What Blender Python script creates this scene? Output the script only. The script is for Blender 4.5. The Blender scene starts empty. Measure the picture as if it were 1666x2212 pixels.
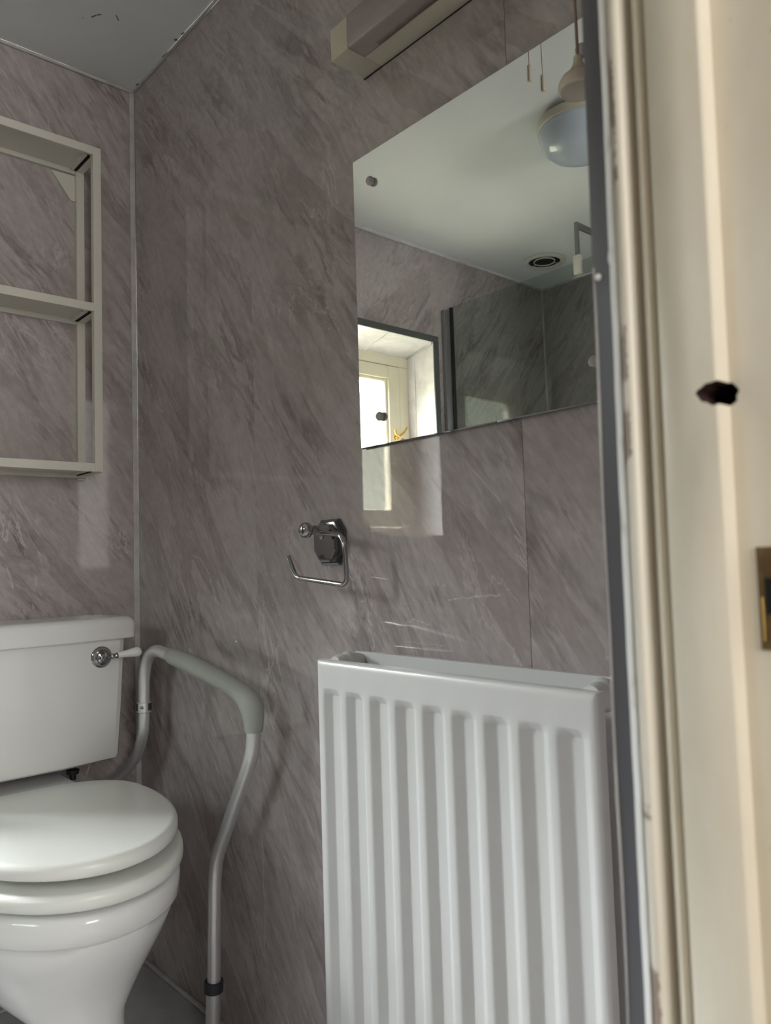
import bpy, bmesh, math, random
from mathutils import Vector, Matrix
C = bpy.context.scene.collection
SC = bpy.context.scene
PI = math.pi
random.seed(7)

# ------------------------------------------------------------------ camera
cam_d = bpy.data.cameras.new('camera'); cam = bpy.data.objects.new('camera', cam_d); C.objects.link(cam)
CAM = Vector((-0.78569, -1.75183, 0.88568))
YAW, PITCH, ROLL = 0.7312, 0.0633, -0.0313
fw = Vector((math.sin(YAW)*math.cos(PITCH), math.cos(YAW)*math.cos(PITCH), math.sin(PITCH)))
r0 = Vector((math.cos(YAW), -math.sin(YAW), 0)); u0 = r0.cross(fw)
rr = math.cos(ROLL)*r0 + math.sin(ROLL)*u0; uu = -math.sin(ROLL)*r0 + math.cos(ROLL)*u0
cam.matrix_world = Matrix(((rr.x, uu.x, -fw.x, CAM.x), (rr.y, uu.y, -fw.y, CAM.y), (rr.z, uu.z, -fw.z, CAM.z), (0, 0, 0, 1)))
cam_d.sensor_fit = 'HORIZONTAL'; cam_d.sensor_width = 36.0; cam_d.lens = 36.0*1675.27/1666
cam_d.clip_start = 0.02; cam_d.clip_end = 60
cam_d.dof.use_dof = True; cam_d.dof.focus_distance = 1.5; cam_d.dof.aperture_fstop = 12.0
SC.camera = cam

# ------------------------------------------------------------------ sky, lights, exposure
SKY = 58.0; HALL = 10.5
SC.view_settings.view_transform = 'Standard'; SC.view_settings.look = 'None'
SC.view_settings.exposure = 1.45; SC.view_settings.gamma = 1.0; SC.view_settings.use_curve_mapping = False
w = bpy.data.worlds.new('overcast_sky'); SC.world = w; w.use_nodes = True
wn = w.node_tree.nodes; wl = w.node_tree.links; wn.clear()
wo = wn.new('ShaderNodeOutputWorld'); wb = wn.new('ShaderNodeBackground'); wtc = wn.new('ShaderNodeTexCoord')
wsx = wn.new('ShaderNodeSeparateXYZ'); wr = wn.new('ShaderNodeValToRGB'); wm = wn.new('ShaderNodeMath')
wm.operation = 'MULTIPLY_ADD'; wm.inputs[1].default_value = 0.5; wm.inputs[2].default_value = 0.5
e = wr.color_ramp.elements                        # ground, then trees and roofs up to about 10 degrees, then bright overcast
e[0].position = 0.49; e[0].color = (0.050, 0.048, 0.036, 1)
e[1].position = 0.69; e[1].color = (0.97, 0.975, 1.0, 1)
x = e.new(0.50); x.color = (0.055, 0.056, 0.045, 1)
x = e.new(0.605); x.color = (0.036, 0.037, 0.030, 1)
wl.new(wtc.outputs['Generated'], wsx.inputs[0]); wl.new(wsx.outputs['Z'], wm.inputs[0]); wl.new(wm.outputs[0], wr.inputs[0])
wl.new(wr.outputs[0], wb.inputs[0]); wb.inputs[1].default_value = SKY; wl.new(wb.outputs[0], wo.inputs[0])
pd = bpy.data.lights.new('window_portal', 'AREA'); pd.shape = 'RECTANGLE'; pd.size = 0.56; pd.size_y = 0.80
pd.cycles.is_portal = True
po = bpy.data.objects.new('window_portal', pd); C.objects.link(po)
po.location = (-1.005, 0.485, 1.32); po.rotation_euler = (-PI/2, 0, 0)      # emits towards -Y, into the room
p2 = bpy.data.lights.new('added_window_portal', 'AREA'); p2.shape = 'RECTANGLE'; p2.size = 0.82; p2.size_y = 0.58  # portal of the added left window
p2.cycles.is_portal = True
p2o = bpy.data.objects.new('added_window_portal', p2); C.objects.link(p2o)
p2o.location = (-2.13, -0.72, 1.46); p2o.rotation_euler = (PI/2, 0, -PI/2)   # emits towards +X
hd = bpy.data.lights.new('hall_daylight', 'AREA'); hd.shape = 'RECTANGLE'; hd.size = 0.7; hd.size_y = 1.1
hd.energy = HALL; hd.color = (1.0, 0.98, 0.93)
ho = bpy.data.objects.new('hall_daylight', hd); C.objects.link(ho)
ho.location = (-0.92, -3.30, 1.45); ho.rotation_euler = (PI/2, 0, 0)         # faces +Y from the hall's far wall

# ------------------------------------------------------------------ helpers
def lin(c):
    return tuple(((v/255)/12.92 if v/255 <= 0.04045 else ((v/255+0.055)/1.055)**2.4) for v in c)
def tag(o, label=None, cat=None, group=None, kind=None):
    if label: o['label'] = label
    if cat: o['category'] = cat
    if group: o['group'] = group
    if kind: o['kind'] = kind
    return o
def empty(name, loc, label, cat, group=None):
    o = bpy.data.objects.new(name, None); C.objects.link(o); o.location = loc; o.empty_display_size = 0.05
    return tag(o, label, cat, group)
def wloc(o):
    v = Vector((0, 0, 0))
    while o is not None: v += Vector(o.location); o = o.parent
    return v
def obj(name, bm, mat, parent=None, smooth=40, label=None, origin=None):
    """bmesh in world coordinates -> one mesh object under parent"""
    me = bpy.data.meshes.new(name)
    bmesh.ops.recalc_face_normals(bm, faces=bm.faces[:])
    off = wloc(parent) if parent else Vector((0, 0, 0))
    loc = Vector(origin) - off if origin else Vector((0, 0, 0))
    bmesh.ops.translate(bm, verts=bm.verts[:], vec=-(off+loc))
    bm.to_mesh(me); bm.free()
    if smooth:
        me.shade_smooth(); me.set_sharp_from_angle(angle=math.radians(smooth))
    for m in (mat if isinstance(mat, (list, tuple)) else [mat]): me.materials.append(m)
    o = bpy.data.objects.new(name, me); C.objects.link(o)
    if parent: o.parent = parent
    o.location = loc
    if label: o['label'] = label
    return o
def bx(x0, x1, y0, y1, z0, z1, b=0.0, seg=2, bm=None):
    t = bmesh.new()
    bmesh.ops.create_cube(t, size=1.0)
    for v in t.verts:
        v.co = Vector(((x0+x1)/2 + v.co.x*(x1-x0), (y0+y1)/2 + v.co.y*(y1-y0), (z0+z1)/2 + v.co.z*(z1-z0)))
    if b: bmesh.ops.bevel(t, geom=t.edges[:], offset=b, segments=seg, profile=0.5, affect='EDGES')
    return merge(bm, t)
def merge(bm, t):
    if bm is None: return t
    me = bpy.data.meshes.new('tmp'); t.to_mesh(me); t.free(); bm.from_mesh(me); bpy.data.meshes.remove(me)
    return bm
def loft(rings, bm=None, close=True, cap0=True, cap1=True):
    t = bmesh.new(); vs = [[t.verts.new(p) for p in r] for r in rings]; n = len(rings[0])
    for a, b in zip(vs, vs[1:]):
        for i in range(n if close else n-1):
            j = (i+1) % n
            t.faces.new((a[i], a[j], b[j], b[i]))
    if cap0: t.faces.new(vs[0])
    if cap1: t.faces.new(vs[-1][::-1])
    return merge(bm, t)
def lathe(profile, origin, axis, n=24, bm=None, cap0=True, cap1=True):
    """profile: (along axis, radius)"""
    ax = Vector(axis).normalized(); a = ax.orthogonal().normalized(); b = ax.cross(a); o = Vector(origin)
    rings = [[o + ax*h + (a*math.cos(2*PI*i/n) + b*math.sin(2*PI*i/n))*max(r, 1e-5) for i in range(n)] for h, r in profile]
    return loft(rings, bm, True, cap0, cap1)
def catmull(pts, k=8):
    P = [Vector(p) for p in pts]; out = []
    P = [P[0]*2-P[1]] + P + [P[-1]*2-P[-2]]
    for i in range(1, len(P)-2):
        p0, p1, p2, p3 = P[i-1:i+3]
        for s in range(k):
            t = s/k
            out.append(0.5*((2*p1) + (p2-p0)*t + (2*p0-5*p1+4*p2-p3)*t*t + (-p0+3*p1-3*p2+p3)*t**3))
    out.append(P[-2]); return out
def fillet(pts, r, k=6):
    """polyline with its corners rounded by radius-like distance r (number or list)"""
    P = [Vector(p) for p in pts]; out = [P[0]]
    for i in range(1, len(P)-1):
        ri = r[i-1] if isinstance(r, (list, tuple)) else r
        a = (P[i-1]-P[i]); b = (P[i+1]-P[i]); d = min(ri, a.length*0.49, b.length*0.49)
        A = P[i]+a.normalized()*d; B = P[i]+b.normalized()*d
        for s in range(k+1):
            t = s/k; out.append(A*(1-t)**2 + P[i]*2*t*(1-t) + B*t*t)
    out.append(P[-1]); return out
def tube(path, rad, n=14, bm=None, caps=True):
    P = [Vector(p) for p in path]; m = len(P)
    R = rad if isinstance(rad, (list, tuple)) else [rad]*m
    T = [(P[min(i+1, m-1)]-P[max(i-1, 0)]).normalized() for i in range(m)]
    nv = T[0].orthogonal().normalized(); rings = []
    for i in range(m):
        nv = (nv - T[i]*nv.dot(T[i])).normalized(); bv = T[i].cross(nv)
        rings.append([P[i] + (nv*math.cos(2*PI*j/n) + bv*math.sin(2*PI*j/n))*R[i] for j in range(n)])
    return loft(rings, bm, True, caps, caps)
def prism(poly, z0, z1, bm=None):
    return loft([[Vector((x, y, z0)) for x, y in poly], [Vector((x, y, z1)) for x, y in poly]], bm)
def bevel_all(bm, d, seg=2, ang=30):
    es = [e for e in bm.edges if len(e.link_faces) == 2 and e.calc_face_angle(0) > math.radians(ang)]
    bmesh.ops.bevel(bm, geom=es, offset=d, segments=seg, profile=0.5, affect='EDGES'); return bm

# ------------------------------------------------------------------ materials
class NT:
    def __init__(s, name):
        s.m = bpy.data.materials.new(name); s.m.use_nodes = True; s.t = s.m.node_tree; s.n = s.t.nodes; s.l = s.t.links
        s.b = s.n['Principled BSDF']
    def new(s, typ, **kw):
        n = s.n.new('ShaderNode'+typ)
        for k, v in kw.items(): setattr(n, k, v)
        return n
    def link(s, a, b): s.l.new(a, b)
    def math(s, op, a, b=None, c=None, clamp=False):
        n = s.new('Math', operation=op, use_clamp=clamp)
        for i, v in enumerate((a, b, c)):
            if v is None: continue
            if isinstance(v, (int, float)): n.inputs[i].default_value = v
            else: s.link(v, n.inputs[i])
        return n.outputs[0]
    def mix(s, fac, a, b, blend='MIX'):
        n = s.new('Mix', data_type='RGBA', blend_type=blend)
        for i, v in ((0, fac), (6, a), (7, b)):
            if isinstance(v, (int, float)): n.inputs[i].default_value = v
            elif isinstance(v, tuple): n.inputs[i].default_value = (*v[:3], 1)
            else: s.link(v, n.inputs[i])
        return n.outputs[2]
    def noise(s, vec, scale, detail=4, rough=0.55, dist=0.0, lac=2.0):
        n = s.new('TexNoise'); n.inputs['Scale'].default_value = scale; n.inputs['Detail'].default_value = detail
        n.inputs['Roughness'].default_value = rough; n.inputs['Distortion'].default_value = dist
        if vec is not None: s.link(vec, n.inputs['Vector'])
        return n.outputs['Fac']
    def ramp(s, fac, p0, p1, c0=(0, 0, 0), c1=(1, 1, 1)):
        n = s.new('ValToRGB'); e = n.color_ramp.elements
        e[0].position = p0; e[1].position = p1; e[0].color = (*c0, 1); e[1].color = (*c1, 1)
        s.link(fac, n.inputs[0]); return n.outputs[0]
    def obj_vec(s, rot=(0, 0, 0), scale=(1, 1, 1), loc=(0, 0, 0), rnd=0.0, src='Object'):
        tc = s.new('TexCoord').outputs[src]
        if rnd:
            oi = s.new('ObjectInfo'); a = s.new('VectorMath', operation='ADD')
            cx = s.new('CombineXYZ'); k = s.math('MULTIPLY', oi.outputs['Random'], rnd)
            s.link(k, cx.inputs[0]); s.link(k, cx.inputs[2]); s.link(tc, a.inputs[0]); s.link(cx.outputs[0], a.inputs[1]); tc = a.outputs[0]
        if rot != (0, 0, 0):                                    # turn first, then stretch along the turned axes
            m0 = s.new('Mapping'); m0.inputs['Rotation'].default_value = rot; s.link(tc, m0.inputs['Vector']); tc = m0.outputs[0]
        mp = s.new('Mapping'); mp.inputs['Scale'].default_value = scale
        mp.inputs['Location'].default_value = loc; s.link(tc, mp.inputs['Vector']); return mp.outputs[0]
    def bump(s, h, strength, dist=0.001):
        n = s.new('Bump'); n.inputs['Strength'].default_value = strength; n.inputs['Distance'].default_value = dist
        s.link(h, n.inputs['Height']); s.link(n.outputs[0], s.b.inputs['Normal'])
    def col(s, c):
        i = s.b.inputs['Base Color']
        if isinstance(c, tuple): i.default_value = (*c[:3], 1)
        else: s.link(c, i)
    def set(s, **kw):
        for k, v in kw.items(): s.b.inputs[k.replace('_', ' ')].default_value = v
        return s
def simple(name, c, rough=0.4, metal=0.0, spec=0.5, vary=0.0, vscale=6.0, bump=0.0, bscale=200):
    t = NT(name); t.set(Roughness=rough, Metallic=metal); t.b.inputs['Specular IOR Level'].default_value = spec
    if vary:
        f = t.noise(t.obj_vec(), vscale, 4)
        t.col(t.mix(t.ramp(f, 0.35, 0.7), tuple(v*(1-vary) for v in c), c))
    else: t.col(c)
    if bump: t.bump(t.noise(t.obj_vec(), bscale, 2), bump, 0.0004)
    return t.m

def marble(name, scuffs=(), gloss=0.10):
    """printed marble wall panel: local X runs to the viewer's right, local Z up"""
    t = NT(name); a = math.radians(41)
    R = 37.0
    def ov(k, sc, lo): return t.obj_vec((0, a*k, 0), sc, lo, rnd=R)                       # turned so that streaks lean down to the right
    mul = lambda p, q: t.math('MULTIPLY', p, q)
    ridge = lambda n, wd: t.ramp(t.math('ABSOLUTE', t.math('SUBTRACT', n, 0.5)), 0.0, wd, (1, 1, 1), (0, 0, 0))
    cloud = t.noise(ov(1.0, (2.6, 1, 1.3), (0, 0, 0)), 1.5, 3, 0.5)
    base = t.mix(t.ramp(cloud, 0.30, 0.70), (0.298, 0.260, 0.257), (0.424, 0.373, 0.368))
    hue = t.noise(ov(1.0, (1.5, 1, 0.9), (5, 0, 5)), 1.6, 2)
    base = t.mix(mul(t.ramp(hue, 0.35, 0.70), 0.40), base, (0.392, 0.322, 0.321))             # mauve clouds
    band = t.noise(ov(1.0, (7.5, 1, 1.1), (3, 0, 1)), 1.4, 4, 0.55, 0.25)
    base = t.mix(mul(t.ramp(band, 0.47, 0.74), 0.62), base, (0.199, 0.165, 0.162))            # soft leaning bands
    base = t.mix(mul(t.ramp(band, 0.46, 0.26), 0.55), base, (0.534, 0.486, 0.484))            # pale drifts
    gate = t.ramp(t.noise(ov(1.0, (4.0, 1, 1.5), (2, 0, 4)), 1.8, 3), 0.42, 0.64)
    rg = t.noise(ov(0.95, (11.0, 1, 2.4), (9, 0, 6)), 1.2, 6, 0.62, 0.5)
    base = t.mix(mul(mul(ridge(rg, 0.060), gate), 0.74), base, (0.137, 0.110, 0.106))         # ragged dark veins
    wisp = t.noise(ov(0.70, (40.0, 1, 5.0), (7, 0, 2)), 1.2, 5, 0.6, 0.3)
    gate2 = t.ramp(t.noise(ov(0.9, (5.0, 1, 2.4), (12, 0, 8)), 2.0, 3), 0.44, 0.62)
    base = t.mix(mul(mul(t.ramp(wisp, 0.48, 0.68), gate2), 0.78), base, (0.149, 0.119, 0.116))  # short steep wisps
    base = t.mix(mul(mul(t.ramp(wisp, 0.46, 0.30), gate2), 0.5), base, (0.569, 0.512, 0.512))
    v = t.noise(ov(0.62, (6.0, 1, 1.9), (1, 0, 9)), 1.6, 5, 0.6, 1.2)
    vg = t.ramp(t.noise(ov(1.0, (3.4, 1, 1.6), (8, 0, 3)), 1.8, 2), 0.50, 0.64)
    base = t.mix(mul(mul(ridge(v, 0.013), vg), 0.8), base, (0.683, 0.623, 0.626))              # pale hairlines
    fine = t.noise(ov(0.9, (90, 1, 40), (4, 0, 4)), 1.0, 3, 0.6)
    base = t.mix(0.22, base, t.ramp(fine, 0.35, 0.65, (0.228, 0.193, 0.191), (0.500, 0.447, 0.446)))
    if scuffs:
        g = t.new('NewGeometry').outputs['Position']; wob = t.math('MULTIPLY', t.math('SUBTRACT', t.noise(g, 60, 3), 0.5), 0.010)
        brk = t.ramp(t.noise(g, 240, 2), 0.35, 0.6)
        for (ya, za, yb, zb, wd, st) in scuffs:
            L = math.hypot(yb-ya, zb-za); dy, dz = (yb-ya)/L, (zb-za)/L
            s = t.new('VectorMath', operation='SUBTRACT'); t.link(g, s.inputs[0]); s.inputs[1].default_value = (0, (ya+yb)/2, (za+zb)/2)
            d1 = t.new('VectorMath', operation='DOT_PRODUCT'); t.link(s.outputs[0], d1.inputs[0]); d1.inputs[1].default_value = (0, dy, dz)
            d2 = t.new('VectorMath', operation='DOT_PRODUCT'); t.link(s.outputs[0], d2.inputs[0]); d2.inputs[1].default_value = (0, -dz, dy)
            m1 = t.math('LESS_THAN', t.math('ABSOLUTE', d1.outputs['Value']), L/2)
            m2 = t.math('LESS_THAN', t.math('ABSOLUTE', t.math('ADD', d2.outputs['Value'], wob)), wd)
            m = t.math('MULTIPLY', t.math('MULTIPLY', m1, m2), t.math('MULTIPLY', brk, st))
            base = t.mix(m, base, (0.62, 0.61, 0.60))
    t.col(base); t.set(Roughness=gloss, IOR=1.5)
    t.bump(t.noise(t.obj_vec((0, 0, 0), (1, 1, 1)), 34, 2), 0.025, 0.0010)
    return t.m

SCUFFS = [(-1.000, .8290, -1.066, .8352, .0007, .9), (-1.045, .8348, -1.095, .8366, .0012, .8), (-.9142, .7925, -.9312, .7999, .0011, .8),
          (-.930, .7999, -.966, .7939, .0012, .8), (-.910, .7667, -.9945, .7656, .0006, .5), (-.9056, .8222, -.9931, .8258, .0005, .35),
          (-.4290, .7489, -.4320, .7482, .0010, .9), (-.4370, .7478, -.4410, .7474, .0010, .8), (-.811, .8236, -.820, .8246, .0010, .9),
          (-.9905, .8488, -.9975, .8494, .0011, .9)]
M_marble = marble('marble_panel', gloss=0.05)
M_marble_r = marble('marble_panel_scuffed', SCUFFS, gloss=0.025)
M_sub = simple('plaster', (0.5, 0.48, 0.45), 0.8)
M_bead = simple('white_sealant', (0.62, 0.60, 0.60), 0.45, vary=0.25, vscale=25)
M_white_gloss = simple('radiator_enamel', (0.63, 0.63, 0.625), 0.28)
M_ceramic = simple('white_ceramic', (0.78, 0.78, 0.77), 0.08)
M_seat = simple('seat_plastic', (0.80, 0.81, 0.77), 0.30)
M_rack = simple('rack_paint', (0.66, 0.64, 0.57), 0.45, vary=0.05)
M_black = simple('black_plastic', (0.012, 0.012, 0.013), 0.5)
M_dark = simple('dark_void', (0.004, 0.004, 0.004), 0.9)
M_chrome = simple('chrome', (0.40, 0.40, 0.415), 0.07, 1.0)
M_alu = simple('brushed_aluminium', (0.78, 0.78, 0.79), 0.38, 0.8, bump=0.03, bscale=400)
M_collar = simple('dark_collar', (0.035, 0.036, 0.045), 0.45)
M_grip = simple('grey_foam_grip', (0.38, 0.40, 0.365), 0.55, bump=0.35, bscale=900)
M_cream_pl = simple('yellowed_cream_plastic', (0.58, 0.54, 0.44), 0.4, vary=0.08)
M_beige = simple('beige_plastic', (0.55, 0.47, 0.36), 0.35)
M_cord = simple('brown_cord', (0.30, 0.22, 0.19), 0.8)
M_brass = simple('brass', (0.62, 0.42, 0.14), 0.28, 1.0)
M_win = simple('window_paint', (0.80, 0.75, 0.58), 0.35)
M_trim_grey = simple('grey_trim', (0.10, 0.105, 0.10), 0.4)
M_strip = simple('dark_grey_edge', (0.13, 0.13, 0.145), 0.35, vary=0.15, vscale=5)
M_cap = simple('clear_screw_cap', (0.42, 0.40, 0.40), 0.2)
M_hall = simple('hall_paint', (0.72, 0.68, 0.60), 0.7)
M_hallfloor = simple('hall_carpet', (0.30, 0.25, 0.20), 0.9)
M_opal = simple('opal_glass', (0.52, 0.58, 0.65), 0.10)

def mirror_mat():
    t = NT('silvered_mirror'); t.col((0.84, 0.865, 0.865)); t.set(Metallic=1.0, Roughness=0.0); return t.m
M_mirror = mirror_mat()
M_mirror_edge = simple('mirror_edge', (0.06, 0.09, 0.08), 0.15)
def pane_mat(name, tint, ior=1.5):
    t = NT(name); o = t.n['Material Output']
    tr = t.new('BsdfTransparent'); tr.inputs[0].default_value = (*tint, 1)
    gl = t.new('BsdfGlossy'); gl.inputs['Roughness'].default_value = 0.0; gl.inputs['Color'].default_value = (1, 1, 1, 1)
    fr = t.new('Fresnel'); bf = t.new('NewGeometry').outputs['Backfacing']
    t.link(t.math('MULTIPLY_ADD', bf, 1/ior-ior, ior), fr.inputs['IOR'])      # the same reflectance on both faces of a thin pane
    mx = t.new('MixShader'); t.link(fr.outputs[0], mx.inputs[0]); t.link(tr.outputs[0], mx.inputs[1]); t.link(gl.outputs[0], mx.inputs[2])
    t.link(mx.outputs[0], o.inputs['Surface']); return t.m
M_pane = pane_mat('window_glass', (0.95, 0.97, 0.96))
M_screen = pane_mat('shower_glass', (0.86, 0.90, 0.875), 1.22)
M_pane_dim = pane_mat('light_dimming_glass', (0.25, 0.26, 0.26))  # dark tint only weakens the light of the added window

def ceiling_mat():
    t = NT('ceiling_paint'); g = t.new('NewGeometry').outputs['Position']
    f = t.noise(g, 2.2, 4); c = t.mix(t.ramp(f, 0.3, 0.7), (0.70, 0.725, 0.73), (0.77, 0.79, 0.795))
    for (xa, ya, xb, yb, wd) in [(-.1775, -.1940, -.1722, -.2056, .0018), (-.1716, -.2066, -.1650, -.2150, .0017), (-.1405, -.2325, -.1295, -.2195, .0013), (-.1915, -.1790, -.1895, -.1815, .0013),
                                 (-.0115, -.2370, -.0060, -.2430, .0034), (-.0075, -.2640, -.0050, -.2730, .0020), (-.0070, -.030, -.0050, -.042, .0018), (-.0052, -.165, -.0040, -.192, .0012)]:
        L = math.hypot(xb-xa, yb-ya); dx, dy = (xb-xa)/L, (yb-ya)/L
        s = t.new('VectorMath', operation='SUBTRACT'); t.link(g, s.inputs[0]); s.inputs[1].default_value = ((xa+xb)/2, (ya+yb)/2, 2.05)
        d1 = t.new('VectorMath', operation='DOT_PRODUCT'); t.link(s.outputs[0], d1.inputs[0]); d1.inputs[1].default_value = (dx, dy, 0)
        d2 = t.new('VectorMath', operation='DOT_PRODUCT'); t.link(s.outputs[0], d2.inputs[0]); d2.inputs[1].default_value = (-dy, dx, 0)
        wob = t.math('MULTIPLY', t.math('SUBTRACT', t.noise(g, 220, 2), 0.5), 0.0020)
        m = t.math('MULTIPLY', t.math('LESS_THAN', t.math('ABSOLUTE', d1.outputs['Value']), L/2), t.math('LESS_THAN', t.math('ABSOLUTE', t.math('ADD', d2.outputs['Value'], wob)), wd))
        c = t.mix(t.math('MULTIPLY', m, 0.9), c, (0.06, 0.035, 0.03))
    t.col(c); t.set(Roughness=0.6); t.bump(t.noise(g, 90, 3), 0.15, 0.001); return t.m
M_ceil = ceiling_mat()
def floor_mat():
    t = NT('dark_vinyl'); f = t.noise(t.obj_vec(), 14, 6, 0.7)
    t.col(t.mix(t.ramp(f, 0.3, 0.75), (0.34, 0.335, 0.345), (0.46, 0.45, 0.46))); t.set(Roughness=0.32); return t.m
M_floor = floor_mat()
def frame_paint():
    t = NT('old_cream_gloss_paint'); v = t.obj_vec(scale=(1, 1, 0.35))
    f = t.noise(v, 26, 5, 0.6); c = t.mix(t.ramp(f, 0.3, 0.75), (0.69, 0.625, 0.515), (0.79, 0.735, 0.63))
    yel = t.ramp(t.noise(t.obj_vec(loc=(4, 2, 1)), 5, 3), 0.55, 0.75); c = t.mix(t.math('MULTIPLY', yel, 0.35), c, (0.60, 0.50, 0.33))
    spot = t.ramp(t.noise(t.obj_vec(loc=(1, 5, 3)), 70, 3, 0.6), 0.73, 0.78); c = t.mix(t.math('MULTIPLY', spot, 0.5), c, (0.24, 0.17, 0.11))
    t.col(c); t.set(Roughness=0.33); t.bump(t.noise(v, 120, 3), 0.12, 0.0006); return t.m
M_frame = frame_paint()
def chipped_paint():
    t = NT('chipped_cream_paint'); v = t.obj_vec(scale=(1, 1, 0.22))
    c = t.mix(t.ramp(t.noise(v, 30, 4), 0.3, 0.7), (0.67, 0.615, 0.53), (0.77, 0.72, 0.635))
    g = t.new('NewGeometry').outputs['Position']; sy = t.new('SeparateXYZ'); t.link(g, sy.inputs[0])
    edge = t.math('GREATER_THAN', t.math('ADD', sy.outputs['Y'], t.math('MULTIPLY', t.math('SUBTRACT', t.noise(g, 300, 2), 0.5), 0.004)), -1.5452)
    chip = t.math('MULTIPLY', t.ramp(t.noise(t.obj_vec(scale=(.2, .2, 1), loc=(3, 1, 4)), 13, 4, 0.6), 0.54, 0.56), edge); c = t.mix(t.math('MULTIPLY', chip, 0.8), c, (0.22, 0.135, 0.105))
    t.col(c); t.set(Roughness=0.4); t.bump(chip, -0.4, 0.0006); return t.m
M_chip = chipped_paint()
M_wood = simple('raw_dark_wood', (0.040, 0.012, 0.008), 0.8, vary=0.4, vscale=90)
def caulk():
    t = NT('white_caulk'); c = t.mix(t.ramp(t.noise(t.obj_vec(scale=(1, 1, .4)), 60, 4), 0.60, 0.75), (0.88, 0.90, 0.91), (0.62, 0.58, 0.57))
    t.col(c); t.set(Roughness=0.5); return t.m
M_caulk = caulk()
def plate_mat():
    t = NT('tarnished_brass_plate'); c = t.mix(t.ramp(t.noise(t.obj_vec(scale=(1, 1, .5)), 70, 4), 0.35, 0.7), (0.13, 0.075, 0.030), (0.30, 0.22, 0.11))
    t.col(c); t.set(Roughness=0.42, Metallic=0.7); return t.m
M_plate = plate_mat()
def diffuser_mat():
    t = NT('mauve_diffuser'); c = t.mix(t.ramp(t.noise(t.obj_vec(scale=(1, .4, 1)), 16, 4), 0.35, 0.7), (0.27, 0.225, 0.225), (0.33, 0.29, 0.275))
    g = t.new('NewGeometry').outputs['Position']; sx = t.new('SeparateXYZ'); t.link(g, sx.inputs[0])
    edge = t.ramp(t.math('ADD', sx.outputs['X'], t.math('MULTIPLY', t.noise(g, 40, 2), 0.004)), -.0375+.07-.07, -.0340, (0, 0, 0), (1, 1, 1))
    n = t.new('MapRange'); n.inputs['From Min'].default_value = -.0490; n.inputs['From Max'].default_value = -.0400; n.inputs['To Min'].default_value = 0; n.inputs['To Max'].default_value = 1
    t.link(t.math('ADD', sx.outputs['X'], t.math('MULTIPLY', t.math('SUBTRACT', t.noise(g, 60, 2), 0.5), 0.006)), n.inputs['Value'])
    yy = t.math('LESS_THAN', sx.outputs['Y'], -.938)
    c = t.mix(t.math('MULTIPLY', t.math('MULTIPLY', n.outputs[0], yy), 0.8), c, (0.075, 0.045, 0.025))
    t.col(c); t.set(Roughness=0.3); return t.m
M_diff = diffuser_mat()

# ------------------------------------------------------------------ the room
H = 2.05; W = 1.987; YR = 0.25; XS = -0.70; YF = -1.5225; YH = -1.66; DX = -0.42; DL = -1.20; DH = 1.99
G = 0.0002
def panel(parent, ox, oy, rot, width, z0, z1, mat, th=0.008):
    """one wall panel; local X to the viewer's right, front at local Y=0 facing -Y"""
    bm = bx(0, width, 0, th, z0, z1, 0.0004, 1)
    me = bpy.data.meshes.new('wall_panel'); bm.to_mesh(me); bm.free(); me.materials.append(mat)
    o = bpy.data.objects.new('wall_panel', me); C.objects.link(o); o.parent = parent
    o.location = (ox, oy, 0); o.rotation_euler = (0, 0, rot); return o
T = 0.008
def wall(name, boxes):
    bm = None
    for b in boxes: bm = bx(*b, bm=bm)
    return tag(obj(name, bm, M_sub, smooth=0), kind='structure')
wr_ = wall('wall_right', [(T, .12, YF, 0.0, 0, H)])
for y0, y1 in ((0, -.513), (-.513, -1.141), (-1.141, YF)): panel(wr_, 0, y0-G, -PI/2, y0-y1-2*G, 0, H, M_marble_r)
wb_ = wall('wall_back', [(XS+T, 0.12, T, .465, 0, H)])
for x0, x1 in ((XS, -.517), (-.517, 0)): panel(wb_, x0+G, 0, 0, x1-x0-2*G, 0, H, M_marble)
panel(wb_, XS, YR, -PI/2+PI, YR-T, 0, H, M_marble)                                   # return of the boxed-out part, faces -X
for o in wb_.children[-1:]:
    o.rotation_euler = (0, 0, -PI/2); o.location = (XS, YR, 0)
OX0, OX1, OZ0, OZ1 = -1.291, -0.72, 0.975, 1.70                                        # window opening
ww = wall('wall_window', [(-W-.12, OX0-.0065, YR+T, .465, 0, H), (OX1+.0065, XS+T, YR+T, .465, 0, H), (OX0, OX1, YR+T, .465, 0, OZ0-.012), (OX0, OX1, YR+T, .465, OZ1+.006, H)])
for x0, x1, z0, z1 in ((-W, -1.81, 0, H), (-1.81, OX0, 0, H), (OX0, OX1, 0, OZ0-.012), (OX0, OX1, OZ1, H), (OX1, XS, 0, H)):
    panel(ww, x0+G, YR, 0, x1-x0-2*G, z0, z1, M_marble)
SY0, SY1, SZ0, SZ1 = -1.12, -.32, 1.18, 1.74                                             # added, unseen window in the left wall, brightens radiator and right wall
wl_ = wall('wall_left', [(-W-.12, -W-T, YF, SY0-.004, 0, H), (-W-.12, -W-T, SY1+.004, YR, 0, H), (-W-.12, -W-T, SY0-.004, SY1+.004, 0, SZ0-.004), (-W-.12, -W-T, SY0-.004, SY1+.004, SZ1+.004, H)])
for y0, y1, z0, z1 in ((SY1, YR, 0, H), (SY0, SY1, 0, SZ0), (SY0, SY1, SZ1, H), (YF, SY0, 0, H)):
    panel(wl_, -W, y0+G, PI/2, y1-y0-2*G, z0, z1, M_marble)
wf = wall('wall_front', [(DX+.034, 0.12, YH, YF-T, 0, H), (-W-.12, DL, YH, YF-T, 0, H), (DL, DX+.034, YH, YF-T, DH, H)])
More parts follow.
